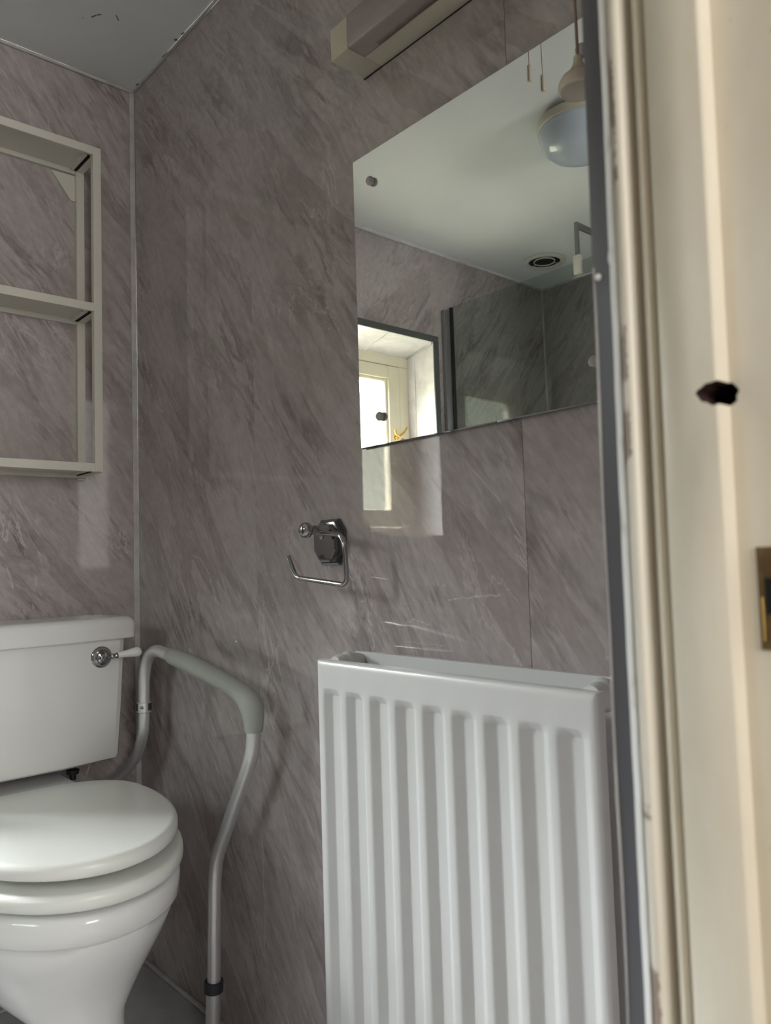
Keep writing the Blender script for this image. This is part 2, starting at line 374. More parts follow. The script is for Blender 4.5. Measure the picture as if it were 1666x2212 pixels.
panel(wf, 0, YF, PI, -DX-.006, 0, H, M_marble); panel(wf, DL, YF, PI, W+DL, 0, H, M_marble)
tag(obj('floor', bx(-W-.12, .12, YH, .465, -.05, 0), M_floor, smooth=0), kind='structure')
tag(obj('ceiling', bx(-W-.12, .12, YH, .465, H, H+.05), M_ceil, smooth=0), kind='structure')
# white corner and edge beads
def trim(n, bm, mat=M_bead, sm=40): return tag(obj('trim_%d' % n, bm, mat, smooth=sm), kind='structure')
def qb(a, b, r, bm=None): return tube([a, b], r, 10, bm)
t1 = bx(-.0125, -.0002, -.0040, -.0002, 0.0, H, .0010, 1); bx(-.0030, -.0002, -.0060, -.0002, 0.0, H, .0010, 1, t1)
trim(1, t1)                                                                          # vertical, right back corner
trim(2, bx(XS, 0, -.0055, 0, H-.0075, H, .0015, 1))                                   # back wall at the ceiling
trim(3, bx(-.0045, 0, YF, 0, H-.0060, H, .0012, 1))                                   # right wall at the ceiling
trim(4, bx(-.0110, 0, YF, 0, 0, .0075, .003, 2))                                      # right wall at the floor
trim(5, bx(XS, 0, -.0090, 0, 0, .0065, .002, 1))
trim(6, bx(-W, XS, YR-.0075, YR, H-.0085, H, .0015, 1))
trim(7, bx(-W, -W+.0075, YF, YR, H-.0085, H, .0015, 1))
trim(8, bx(-W, -W+.007, YR-.007, YR, 0, H-.009, .0015, 1))

# hall behind the camera
hw = wall('wall_hall', [(-2.6, 1.0, -3.60, -3.45, 0, 2.3), (-2.75, -2.6, -3.60, YH, 0, 2.3), (1.0, 1.15, -3.60, YH, 0, 2.3),
                        (-2.6, -W-.12, YH, YH+.1, 0, 2.3), (.12, 1.0, YH, YH+.1, 0, 2.3), (-2.6, 1.0, YH, YH+.02, H+.05, 2.3)])
hw.data.materials.clear(); hw.data.materials.append(M_hall)
tag(obj('floor_hall', bx(-2.75, 1.15, -3.6, YH, -.05, 0), M_hallfloor, smooth=0), kind='structure')
tag(obj('ceiling_hall', bx(-2.75, 1.15, -3.6, YH+.02, 2.3, 2.35), M_hall, smooth=0), kind='structure')

# ------------------------------------------------------------------ door frame on the right of the picture
door = tag(obj('door_1', bx(DX, DX+.03, YH-.002, -1.5480, 0, DH, .0008, 1), [M_frame, M_wood], smooth=30), kind='structure')   # lining
def ext(name, prof, mat, z1=DH, back=DX+.004, label=None, sm=50):
    poly = [(x, y) for y, x in prof] + [(back, prof[-1][0]), (back, prof[0][0])]
    return obj(name, prism(poly, 0, z1), mat, door, sm, label)
tag(obj('trim_9', bx(-.4250, DX+.004, -1.5349, YF+.0005, 0, H, .0006, 1), M_strip, smooth=0), kind='structure')             # dark edge of the wall panel
bead = tube(fillet([(-.4252, -1.5232+.0004*math.sin(k*1.7), k*.04) for k in range(0, 27)], .01, 2), [.0004+.0003*(0.5+0.5*math.sin(i*.37)) for i in range(0, 77)], 8)
tag(obj('trim_10', bead, M_bead), kind='structure')
ball = bmesh.new(); bmesh.ops.create_icosphere(ball, subdivisions=2, radius=.0020); bmesh.ops.translate(ball, verts=ball.verts[:], vec=(-.4256, -1.5262, 1.034))
bmesh.ops.create_icosphere(ball, subdivisions=2, radius=.002, matrix=Matrix.Translation((-.4262, -1.5350, 1.042)) @ Matrix.Diagonal((1, 1, 2.6, 1)))
obj('paint_drip', ball, M_caulk, door)
cb = []
for k in range(0, 120):
    z = DH*k/119; q = 0.00028*math.sin(k*2.3)+0.00022*math.sin(k*0.9+1)
    cb.append([Vector((x+q*(i in (1, 2)), y + q*(i in (1, 2, 3)), z)) for i, (y, x) in enumerate([(-1.5350, -.4245), (-1.5352, -.4290), (-1.5388, -.4294), (-1.5396, -.4268), (-1.5396, -.416), (-1.5350, -.416)])])
obj('caulk_bead', loft(cb), M_caulk, door, 60)
ext('edge_moulding', [(-1.5388, -.4258), (-1.5402, -.4288), (-1.5425, -.4312), (-1.5450, -.4318), (-1.5472, -.4304), (-1.5484, -.4270), (-1.5487, -.4215)], M_chip)
ext('ridge_moulding', [(-1.5487, -.4205), (-1.5500, -.4210), (-1.5518, -.4245), (-1.5540, -.4282), (-1.5568, -.4296), (-1.5585, -.4282), (-1.5592, -.4225)], M_frame)
stop = ext('door_stop', [(-1.5596, -.4225), (-1.5604, -.4270), (-1.5620, -.4308), (-1.5634, -.4320), (-1.5893, -.4320), (-1.5903, -.4312), (-1.5905, -.4200)], [M_frame, M_wood])
# the old frame leans a little towards the hall above mid height
for o in [door] + list(door.children) + [bpy.data.objects['trim_9'], bpy.data.objects['trim_10']]:
    bm = bmesh.new(); bm.from_mesh(o.data)
    bmesh.ops.bisect_plane(bm, geom=bm.verts[:]+bm.edges[:]+bm.faces[:], plane_co=(0, 0, .88), plane_no=(0, 0, 1))
    for v in bm.verts:
        if v.co.z > .88: v.co.y -= .0078*(v.co.z-.88)
    bm.to_mesh(o.data); bm.free()
# the bored bolt hole through the arris of the stop
cut = []
for d in (-.45, -.3965):
    ring = []
    for i in range(28):
        a = 2*PI*i/28; k = 1 + 0.10*math.sin(3*a+1) + 0.06*math.sin(7*a)
        ring.append(Vector((d, -1.5885 + .0072*k*math.cos(a), .9594 + .0055*k*math.sin(a))))
    cut.append(ring)
cutter = obj('cutter', loft(cut), [M_frame, M_wood], smooth=0)
for p in cutter.data.polygons: p.material_index = 1
dg = None
for o in (door, stop):
    md = o.modifiers.new('hole', 'BOOLEAN'); md.operation = 'DIFFERENCE'; md.object = cutter; md.solver = 'EXACT'
bpy.context.view_layer.update(); dg = bpy.context.evaluated_depsgraph_get()
for o in (door, stop):
    me = bpy.data.meshes.new_from_object(o.evaluated_get(dg)); o.modifiers.clear(); o.data = me
bpy.data.objects.remove(cutter)
# strike plate with its latch slot
sp = bx(DX-.0012, DX+.002, -1.6480, -1.5991, .8400, .8868, .0003, 1)
plate = obj('strike_plate', sp, M_plate, door, 0, 'tarnished brass strike plate')
obj('latch_slot', bx(DX-.0018, DX-.0004, -1.6330, -1.6024, .8563, .8727, .0003, 1), M_dark, plate, 0)
pl = bx(DX-.0016, DX-.0010, -1.6013, -1.6004, .8440, .8640, .0002, 1)
obj('plate_scratch', pl, M_brass, plate, 0)

# ------------------------------------------------------------------ window seen in the mirror
win = tag(obj('window_1', bx(OX0, OX1, .392, .46, OZ0, OZ0+.035, .003), M_win), kind='structure')       # bottom rail of the frame
FT = 1.628
def wp(name, b, mat=M_win, parent=win, bev=.003): return obj(name, bx(*b, bev), mat, parent)
wp('frame_jamb', (OX0, OX0+.047, .392, .46, OZ0+.035, FT)); wp('frame_jamb', (OX1-.047, OX1, .392, .46, OZ0+.035, FT)); wp('frame_head', (OX0, OX1, .392, .46, FT, FT+.045))
cas = wp('casement', (OX0+.05, OX0+.105, .388, .43, OZ0+.038, FT-.003))
wp('casement_stile', (OX1-.105, OX1-.05, .388, .43, OZ0+.038, FT-.003), parent=cas); wp('casement_rail', (OX0+.105, OX1-.105, .389, .43, FT-.052, FT-.003), parent=cas)
wp('casement_rail', (OX0+.105, OX1-.105, .389, .43, OZ0+.038, OZ0+.09), parent=cas)
for b in ((OX0+.105, OX0+.118, .396, .43, OZ0+.09, FT-.052), (OX1-.118, OX1-.105, .396, .43, OZ0+.09, FT-.052), (OX0+.118, OX1-.118, .397, .43, FT-.064, FT-.052), (OX0+.118, OX1-.118, .397, .43, OZ0+.09, OZ0+.102)):
    wp('glazing_bead', b, parent=cas, bev=.004)
obj('window_pane', bx(OX0+.112, OX1-.112, .410, .414, OZ0+.09, FT-.055), M_pane, cas, 0)
lt = lathe([(0, .011), (.004, .011), (.006, .006), (.016, .006)], (OX0+.075, .388, 1.352), (0, -1, 0), 16)
tube(fillet([(OX0+.075, .372, 1.352), (OX0+.055, .368, 1.368), (OX0+.040, .366, 1.392)], .006), [.005]*9, 8, lt)
tube(fillet([(OX0+.075, .372, 1.352), (OX0+.095, .368, 1.362), (OX0+.100, .366, 1.378)], .006), [.0045]*9, 8, lt)
tube([(OX0+.040, .384, 1.340), (OX0+.056, .372, 1.340)], .009, 10, lt)
obj('casement_fastener', lt, M_brass, win, 40, 'brass casement fastener')
# reveal linings: head in two boards, right side in two, left side and sill
def slab(name, pts, nrm, mat, th=.006):
    bm = bmesh.new(); n = Vector(nrm)*th
    a = [bm.verts.new(p) for p in pts]; b = [bm.verts.new(Vector(p)+n) for p in pts]
    bm.faces.new(a); bm.faces.new(b[::-1])
    for i in range(4): bm.faces.new((a[i], a[(i+1) % 4], b[(i+1) % 4], b[i]))
    return obj(name, bm, mat, win, 0)
def pale_boards():
    t = NT('pale_marble_board'); v = t.obj_vec((0, .7, 0), (6, 6, 1.6))
    t.col(t.mix(t.ramp(t.noise(v, 2.2, 6, 0.65, 0.6), 0.35, 0.7), (0.62, 0.60, 0.60), (0.84, 0.83, 0.83))); t.set(Roughness=0.2); return t.m
M_marble_pale = pale_boards()
for x0, x1 in ((OX0, -1.075), (-1.071, OX1)):
    slab('reveal_panel', [(x0, YR, OZ1), (x1, YR, OZ1), (x1, .395, FT+.04), (x0, .395, FT+.04)], (0, 0, .9), M_marble_pale)
slab('reveal_panel', [(OX0, YR, OZ0), (OX0, .350, OZ0), (OX0, .350, OZ1), (OX0, YR, OZ1)], (-1, 0, 0), M_marble_pale)
slab('reveal_panel', [(OX0, .352, OZ0), (OX0, .395, OZ0), (OX0, .395, OZ1), (OX0, .352, OZ1)], (-1, 0, 0), M_marble_pale)
slab('reveal_panel', [(OX1, YR, OZ0), (OX1, .395, OZ0), (OX1, .395, OZ1), (OX1, YR, OZ1)], (1, 0, 0), M_marble_pale)
obj('window_sill', bx(OX0, OX1, YR-.012, .46, OZ0-.012, OZ0, .003), M_win, win)
obj('joint_strip', bx(-1.0760, -1.0700, YR+.004, .39, OZ1-.001, OZ1+.004), M_bead, win, 0)
obj('reveal_corner_bead', tube([(OX0+.002, YR+.003, OZ1-.003), (OX0+.002, .392, FT+.038)], .0045, 8), M_bead, win)
obj('opening_trim', bx(OX0-.026, OX1+.026, YR-.006, YR, OZ1, OZ1+.024, .001, 1), M_trim_grey, win, 0)
obj('opening_trim', bx(OX0-.026, OX0, YR-.006, YR, OZ0-.012, OZ1, .001, 1), M_trim_grey, win, 0)
obj('opening_trim', bx(OX1, OX1+.026, YR-.006, YR, OZ0-.012, OZ1, .001, 1), M_trim_grey, win, 0)

win2 = tag(obj('added_window_2', bx(-W-.10, -W-.05, SY0-.002, SY1+.002, SZ0-.003, SZ0+.025, .002), M_win), kind='structure')  # unseen window, added to light the radiator and right wall
for nm, b in (('frame_head', (SY0-.002, SY1+.002, SZ1-.025, SZ1+.003)), ('frame_jamb', (SY0-.002, SY0+.025, SZ0+.025, SZ1-.025)), ('frame_jamb', (SY1-.025, SY1+.002, SZ0+.025, SZ1-.025))):
    obj(nm, bx(-W-.10, -W-.05, *b, .002), M_win, win2)
obj('window_pane', bx(-W-.077, -W-.073, SY0+.022, SY1-.022, SZ0+.022, SZ1-.022), M_pane_dim, win2, 0)

# ------------------------------------------------------------------ mirror
MY0, MY1, MZ0, MZ1, MX = -.8314, -1.3060, 1.0614, 1.5250, -.008
mir = empty('wall_mirror', (0, (MY0+MY1)/2, MZ0), 'frameless rectangular mirror screwed to the grey marbled wall', 'mirror')
g = bx(MX, MX+.0042, MY1, MY0, MZ0, MZ1)
es = [e for e in g.edges]
bmesh.ops.bevel(g, geom=[e for e in g.edges if all(abs(v.co.x-MX) < 1e-5 for v in e.verts)], offset=.0016, segments=1, affect='EDGES')
gl = obj('mirror_glass', g, [M_mirror, M_mirror_edge], mir, 0)
for p in gl.data.polygons: p.material_index = 0 if (p.normal.x < -.3) else 1
for y, z in ((-.877, 1.475), (-1.261, 1.483), (-.883, 1.105), (-1.258, 1.109)):
    b = lathe([(.0048, .0055), (-.0015, .0055), (-.0022, .0068), (-.0050, .0070), (-.0074, .0056), (-.0086, .0028), (-.0088, .0003)], (MX, y, z), (1, 0, 0), 18)
    s = obj('screw_cap', b, M_cap, mir, 50)
    if y == -.877: s['label'] = 'small round domed screw cap'
for y in (-.93, -1.2):
    obj('mirror_pad', bx(MX+.0042, 0, y-.01, y+.01, 1.25, 1.27), M_black, mir, 0)

# ------------------------------------------------------------------ lamp fitting above the mirror
sl = empty('strip_light', (0, -1.06, 1.652), 'cream and mauve plastic strip light above the mirror, near the ceiling', 'lamp')
FX, FZ0, FZ1, FY0, FY1, DYs = -.069, 1.652, 1.7025, -.8595, -1.30, -.900
obj('base', bx(FX, -.0006, DYs, FY0, FZ0, FZ1, .0022), M_cream_pl, sl, 40, 'yellowed cream end and back')
obj('back_strip', bx(-.0352, -.0006, FY1, DYs, FZ0, FZ1, .0010), M_cream_pl, sl)
obj('end_block', bx(FX, -.0006, FY1-.04, FY1, FZ0, FZ1, .0022), M_cream_pl, sl)
obj('diffuser', bx(FX-.0022, -.0356, FY1+.0005, DYs-.0006, FZ0-.0020, FZ1+.001, .0045, 3), M_diff, sl, 40, 'mauve grey tube cover with a brown stain')
obj('back_gap', bx(-.0014, -.0003, FY1, FY0+.001, FZ0-.0014, FZ0+.02), M_black, sl, 0)

# ------------------------------------------------------------------ paper holder
ph = empty('paper_holder', (0, -.745, .918), 'chrome toilet paper holder with octagonal plate and bent hook on the right wall', 'paper holder')
def octa(x, cy, cz, hy, hz, ch):
    a = [(-1, -1), (1, -1), (1, 1), (-1, 1)]
    pts = [(-hy, -hz+ch*1.25), (-hy+ch, -hz), (hy-ch, -hz), (hy, -hz+ch*1.25), (hy, hz-ch*1.25), (hy-ch, hz), (-hy+ch, hz), (-hy, hz-ch*1.25)]
    return [Vector((x, cy+p, cz+q)) for p, q in pts]
pc = (-.7430, .9195)
bm = loft([octa(-.0004, *pc, .0380, .0375, .0150), octa(-.0050, *pc, .0380, .0375, .0150), octa(-.0062, *pc, .0345, .0340, .0140), octa(-.0110, *pc, .0330, .0325, .0135),
           octa(-.0120, *pc, .0295, .0290, .0125), octa(-.0165, *pc, .0285, .0280, .0122), octa(-.0175, *pc, .0270, .0265, .0115)])
obj('wall_plate', bm, simple('dark_chrome', (0.20, 0.20, 0.21), 0.16, 1.0), ph, 15)
pz = .9385; pyy = -.7530
bm = lathe([(-.010, .0082), (-.030, .0080), (-.046, .0078), (-.048, .0062), (-.051, .0062), (-.0525, .0090), (-.056, .0120), (-.061, .0128), (-.066, .0112), (-.0695, .0070), (-.0705, .0006)], (0, pyy, pz), (1, 0, 0), 24)
obj('post', bm, M_chrome, ph, 50)
hook = fillet([(-.0400, -.7560, .9345), (-.0480, -.8330, .9275), (-.0480, -.8385, .8510), (-.0520, -.7105, .8640), (-.0520, -.6905, .8985)], [.022, .017, .012])
obj('hook', tube(hook, .0040, 14), M_chrome, ph, 60)
bm = lathe([(0, .0035), (-.004, .0035), (-.006, .002), (-.0063, .0004)], (-.030, -.7535, .9300), (0, 0, 1), 12)
obj('grub_screw', bm, M_chrome, ph)

# ------------------------------------------------------------------ radiator
RY0, RY1, RZ0, RZ1 = -.8325, -1.3015, .145, .7465
rad = empty('radiator', (0, (RY0+RY1)/2, 0), 'white double panel radiator with vertical flutes under the mirror', 'radiator')
def rad_panel(xf, sgn, dz, yoff=0.0, th=.015):
    """fluted sheet, face at xf towards sgn (-1 = into the room)"""
    ys = [0.0, .0012, .0035, .008]; pitch = .05035; n = 9; y = .0155; prof = {}
    L = RY0-RY1
    st = [(0.0, .0048), (.0012, .0022), (.0035, .0006), (.008, 0)]
    pts = [(a, b, 0.0) for a, b in st]
    for i in range(n):
        a = .0150 + pitch*i
        pts += [(a-.0015, 0, 0), (a+.0008, 0, .06), (a+.0025, 0, .18), (a+.0105, 0, .90), (a+.0120, 0, .985), (a+.0132, 0, 1), (a+.0272, 0, 1), (a+.0284, 0, .985), (a+.0299, 0, .90), (a+.0384, 0, .18), (a+.0399, 0, .06), (a+.0420, 0, 0)]
    pts = [p for p in pts if p[0] < L-.0085]
    pts += [(L-a, b, 0.0) for a, b in reversed(st)]
    zz = [(RZ0, .0048, 0), (RZ0+.0012, .0022, 0), (RZ0+.0035, .0006, 0), (RZ0+.008, 0, 0), (RZ0+.036, 0, 0), (RZ0+.038, 0, .08), (RZ0+.047, 0, .92), (RZ0+.049, 0, 1), (.40, 0, 1),
          (.6965, 0, 1), (.6985, 0, .92), (.7065, 0, .08), (.7085, 0, 0), (RZ1-.010, 0, 0), (RZ1-.0040, .0006, 0), (RZ1-.0014, .0022, 0), (RZ1, .0052, 0)]
    D = .0085; bm = bmesh.new(); grid = []
    for (z, bz, gz) in zz:
        row = []
        for (a, by, gy) in pts:
            d = max(by, bz) + D*gy*gz
            row.append(bm.verts.new((xf - sgn*d, RY0-yoff-a, z+dz)))
        grid.append(row)
    for r0_, r1_ in zip(grid, grid[1:]):
        for i in range(len(pts)-1): bm.faces.new((r0_[i], r0_[i+1], r1_[i+1], r1_[i]))
    border = grid[0] + [r[-1] for r in grid[1:]] + grid[-1][-2::-1] + [r[0] for r in grid[-2:0:-1]]
    bk = [bm.verts.new((xf-sgn*th, v.co.y, v.co.z)) for v in border]; m = len(border)
    for i in range(m): bm.faces.new((border[i], border[(i+1) % m], bk[(i+1) % m], bk[i]))
    c = bm.faces.new(bk)
    return bm
obj('front_panel', rad_panel(-.1060, -1, 0), M_white_gloss, rad, 55)
obj('back_panel', rad_panel(-.0280, 1, .0065, .014), M_white_gloss, rad, 55)
def elbow(y, z):
    bm = lathe([(0, .0125), (.004, .0140), (.010, .0150), (.0375, .0150), (.043, .0140), (.047, .0125)], (-.0910, y, z), (1, 0, 0), 18)
    return lathe([(-.013, .0001), (-.012, .012), (0, .0185), (.012, .012), (.013, .0001)], (-.0675, y, z), (1, 0, 0), 18, bm, False, False)
for y in (RY0-.026, RY1+.016):
    for z in (RZ1-.0080, RZ0+.016): obj('header_pipe', elbow(y, z), M_white_gloss, rad, 60)
bm = lathe([(0, .0085), (.005, .0085), (.006, .0110), (.014, .0110), (.016, .0085), (.0165, .0005)], (-.0610, RY1-.004, RZ1-.012), (0, -1, 0), 16)
obj('bleed_valve', bm, simple('aged_white_plastic', (.72, .70, .63), .4), rad, 50)
for y in (-.92, -1.20):
    obj('bracket', bx(-.0283, -.0004, y-.012, y+.012, RZ0+.06, RZ1-.06, .001, 1), M_white_gloss, rad, 0)
for y in (RY0+.012, RY1-.012):
    bm = tube(fillet([(-.067, y-(.03 if y > -1 else -.03), RZ0+.016), (-.067, y+(.01 if y > -1 else -.01), RZ0+.016), (-.067, y+(.01 if y > -1 else -.01), 0.0)], .012), .0075, 12)
    obj('feed_pipe', bm, M_white_gloss, rad)

# ------------------------------------------------------------------ toilet
TX = -.318
toi = empty('toilet', (TX, -.35, 0), 'white close coupled toilet with cistern and closed seat in the corner', 'toilet')
def ringpts(z, hw, yf, yb, p=2.0, n=56, yc=None, pb=3.2):
    """egg outline: elliptic front, squarer back"""
    yc = yc if yc is not None else yb - (yb-yf)*.36; out = []
    for i in range(n):
        a = 2*PI*i/n; c, s = math.cos(a), math.sin(a)
        if s <= 0: q = p; L = yc-yf
        else: q = pb; L = yb-yc
        x = abs(c)**(2/q)*(1 if c >= 0 else -1)*hw; y = abs(s)**(2/q)*(1 if s >= 0 else -1)*L
        out.append(Vector((TX+x, yc+y, z)))
    return out
bowl = [(.000, .098, -.575, -.365, -.470, 2), (.010, .097, -.574, -.366, -.470, 2), (.028, .082, -.560, -.385, -.472, 2), (.070, .069, -.548, -.396, -.472, 2), (.130, .066, -.545, -.398, -.471, 2), (.165, .068, -.546, -.392, -.469, 2), (.185, .068, -.546, -.385, -.466, 2),
        (.200, .073, -.546, -.365, -.458, 2), (.212, .086, -.548, -.330, -.440, 2), (.228, .106, -.552, -.260, -.405, 2.1), (.250, .128, -.561, -.200, -.376, 2.4), (.280, .150, -.580, -.168, -.354, 2.8), (.315, .1685, -.603, -.157, -.343, 3.2), (.345, .1785, -.619, -.155, -.34, 3.2), (.3535, .1785, -.620, -.155, -.34, 3.2),
        (.3605, .1845, -.631, -.155, -.34, 3.2), (.3640, .1862, -.6345, -.155, -.34, 3.2), (.390, .1868, -.637, -.155, -.34, 3.2), (.3980, .1850, -.634, -.156, -.34, 3.2), (.4015, .1800, -.628, -.158, -.34, 3.2)]
obj('bowl', loft([ringpts(z, h, yf, yb, 2.08, yc=yc, pb=pb) for z, h, yf, yb, yc, pb in bowl]), M_ceramic, toi, 50)
deck = loft([[Vector((TX+sx*h, y, z)) for sx, y in ((-1, -.03), (1, -.03), (1, -.205), (-1, -.205))] for z, h in ((.215, .085), (.30, .100), (.38, .108), (.468, .108))])
obj('bowl_deck', bevel_all(deck, .012, 3), M_ceramic, toi, 40)
def seatshape(z, a, b, back, inset=0.0, n=64):
    out = []; yc = -.335
    for i in range(n):
        t = 2*PI*i/n; c, s = math.cos(t), math.sin(t)
        if s <= 0: x = a*c; y = yc + b*s
        else:
            x = a*(abs(c)**(2/3.0))*(1 if c >= 0 else -1); y = yc + (back-yc)*(abs(s)**(2/3.6))
            k = max(0, (y-yc)/(back-yc)); x *= 1 - .17*k**2.4
        out.append(Vector((TX+x, y, z)))
    return out
def pad(z0, z1, a, b, back, r=.008, dome=0.0):
    R = []
    R.append(seatshape(z0, a-.010, b-.010, back-.006)); R.append(seatshape(z0+.0015, a-.004, b-.004, back-.003)); R.append(seatshape(z0+.005, a, b, back))
    h = z1-z0
    for k in range(0, 6):
        t = PI/2*k/5; R.append(seatshape(z1-r+r*math.sin(t), a-r*(1-math.cos(t)), b-r*(1-math.cos(t)), back-r*(1-math.cos(t))))
    R.append(seatshape(z1+dome*.5, a*.7, b*.7, back-.05)); R.append(seatshape(z1+dome, a*.3, b*.3, back-.11))
    return loft(R)
obj('seat', pad(.4105, .4355, .1960, .311, -.200, .010), M_seat, toi, 60)
obj('seat_lid', pad(.4510, .4760, .1895, .299, -.174, .012, .001), M_seat, toi, 60)
for sx in (-.07, .07):
    obj('hinge', lathe([(0, .010), (.035, .010)], (TX+sx-.0175, -.186, .452), (1, 0, 0), 14), M_seat, toi)
for sx, y in ((-.11, -.47), (.11, -.47), (-.14, -.3), (.14, -.3)):
    obj('seat_buffer', lathe([(0, .008), (.0160, .008)], (TX+sx, y, .4350), (0, 0, 1), 12), M_seat, toi)
    obj('seat_buffer', lathe([(0, .008), (.0100, .008)], (TX+sx, y, .4010), (0, 0, 1), 12), M_seat, toi)
def cist(z, k, hw, f, m=0.0):
    pts = [(-hw, -.022), (-hw, f+.026), (-hw+.006, f+.016), (-hw+.016, f+.0105), (-.098, f), (.098, f), (hw-.016, f+.0105), (hw-.006, f+.016), (hw, f+.026), (hw, -.022)]
    return [Vector((TX+x, y, z)) for x, y in pts]
cr = [(.4915, .185, -.135), (.4930, .200, -.150), (.4970, .2075, -.1565), (.5040, .2095, -.159), (.60, .2150, -.163), (.743, .2210, -.168)]
obj('cistern', loft([cist(z, 0, h, f) for z, h, f in cr]), M_ceramic, toi, 22)
def clid(z, g):
    return cist(z, 0, .2385-g, -.1840+g)
obj('cistern_lid', loft([clid(.7405, .012), clid(.7420, .004), clid(.7440, .001), clid(.7700, 0), clid(.7780, .0015), clid(.7830, .005), clid(.7862, .010), clid(.7872, .018), clid(.7875, .06)]), M_ceramic, toi, 30)
lev = lathe([(0, .0215), (.003, .0215), (.006, .0175), (.010, .0165), (.0115, .0135), (.0175, .0130), (.019, .0095), (.023, .0090), (.0245, .0002)], (TX+.1630, -.1600, .7080), (0, -1, 0), 28)
lv = obj('flush_lever', lev, M_chrome, toi, 40, 'chrome flush lever boss')
d = Vector((.99, -.02, .075)).normalized(); o0 = Vector((TX+.1630, -.1805, .7080))
obj('lever_neck', lathe([(.006, .0045), (.014, .0042), (.017, .0062), (.020, .0042), (.024, .0062), (.0265, .0058)], o0, d, 16), M_chrome, lv, 50)
obj('lever_handle', lathe([(.026, .0052), (.032, .0060), (.045, .0074), (.058, .0092), (.066, .0102), (.072, .0096), (.0755, .0068), (.0762, .0034)], o0, d, 20), M_ceramic, lv, 60, 'white ceramic handle')
obj('lever_tip', lathe([(.0755, .0030), (.078, .0042), (.0805, .0024), (.0815, .0034), (.084, .0025), (.085, .0003)], o0, d, 12), M_chrome, lv, 60)
bm = lathe([(0, .0065), (.012, .0065), (.012, .0120), (.020, .0130), (.022, .006), (.034, .006)], (TX+.125, -.105, .4585), (0, 0, 1), 12)
obj('cistern_bolt', bm, M_black, toi, 40, 'black wing nut under the cistern')

# ------------------------------------------------------------------ toilet support frame
rail = empty('toilet_support_frame', (-.32, -.30, 0), 'aluminium toilet support frame with grey padded arm beside the toilet', 'support frame')
def side(X, sg):
    """one side of the frame at x = X, sg = +1 on the wall side"""
    q = lambda y, z, dx=0.0: Vector((X + sg*dx, y, z))
    low = obj('leg', tube([q(-.4340, .012), q(-.4420, .128)], .0136, 16), M_alu, rail, 60)
    obj('foot', lathe([(0, .020), (.006, .0205), (.016, .0185), (.03, .0165), (.031, .0140)], q(-.4332, 0), (0, 0, 1), 18), M_collar, low, 50, 'dark rubber foot')
    obj('leg_collar', lathe([(0, .0155), (.001, .0172), (.0190, .0172), (.0200, .0150)], q(-.4418, .118), (0, -.05, 1), 20), M_collar, low, 40)
    path = fillet([q(-.4420, .10), q(-.4530, .322), q(-.4620, .362), q(-.5750, .540), q(-.5910, .575), q(-.5945, .622), q(-.583, .648), q(-.5450, .6655), q(-.47, .6840), q(-.36, .7020), q(-.262, .7135), q(-.2230, .7175), q(-.1830, .7010), q(-.1660, .6600), q(-.1640, .5950)], [.03, .03, .05, .03, .03, .02, .02, .03, .05, .04, .022, .026, .02], 5)
    up = obj('arm_tube', tube(path, .0122, 16), M_alu, rail, 60)
    gp = catmull([q(-.5940, .603), q(-.5945, .628), q(-.5860, .6480), q(-.5560, .6640), q(-.50, .6775), q(-.43, .6905), q(-.35, .7030), q(-.289, .7105)], 6)
    ng = len(gp); gr = []
    for i in range(ng):
        t = i/(ng-1); r = .0158 + .0050*math.exp(-((t-.27)/.16)**2) + .0016*math.exp(-((t-.75)/.2)**2)
        if i == 0: r = .0150
        if i == ng-1: r -= .002
        gr.append(r)
    obj('arm_pad', tube(gp, gr, 20), M_grip, up, 60, 'grey foam hand grip')
    obj('rear_collar', lathe([(0, .0138), (.001, .0150), (.0210, .0150), (.0220, .0138)], q(-.1640, .583), (0, 0, 1), 20), M_alu, rail, 40)
    cl = obj('collar_clip', lathe([(0, .0156), (.0150, .0156)], q(-.1640, .5875), (0, 0, 1), 20, None, True, True), M_collar, rail, 40)
    bmesh_wedge(cl, q(-.1640, .5875))
    obj('locking_button', lathe([(0, .0036), (.0012, .0034), (.0022, .0018), (.0024, .0002)], q(-.1745, .595) + Vector((-.0095, 0, 0)), (-.70, -.72, 0), 12), M_chrome, rail, 60)
    return up
def bmesh_wedge(o, c):
    """open the clip towards the camera side so that the tube shows between its two ends"""
    bm = bmesh.new(); bm.from_mesh(o.data); off = wloc(o)
    kill = []
    for f in bm.faces:
        m = f.calc_center_median() + off - c; a = math.degrees(math.atan2(m.y, m.x))
        if abs(f.normal.z) > .5 or (-175 < a < -75): kill.append(f)
    bmesh.ops.delete(bm, geom=kill, context='FACES'); bm.to_mesh(o.data); bm.free()
side(-.065, 1); side(-.571, -1)
bar = fillet([(-.065, -.1640, .588), (-.065, -.1610, .540), (-.066, -.1320, .4880), (-.076, -.0720, .4380), (-.125, -.0165, .3950), (-.511, -.0165, .3950), (-.560, -.0720, .4380), (-.570, -.1320, .4880), (-.571, -.1610, .540), (-.571, -.1640, .588)], [.05, .05, .04, .04, .04, .04, .05, .05], 6)
obj('rear_tube', tube(bar, .0118, 16), M_alu, rail, 60)

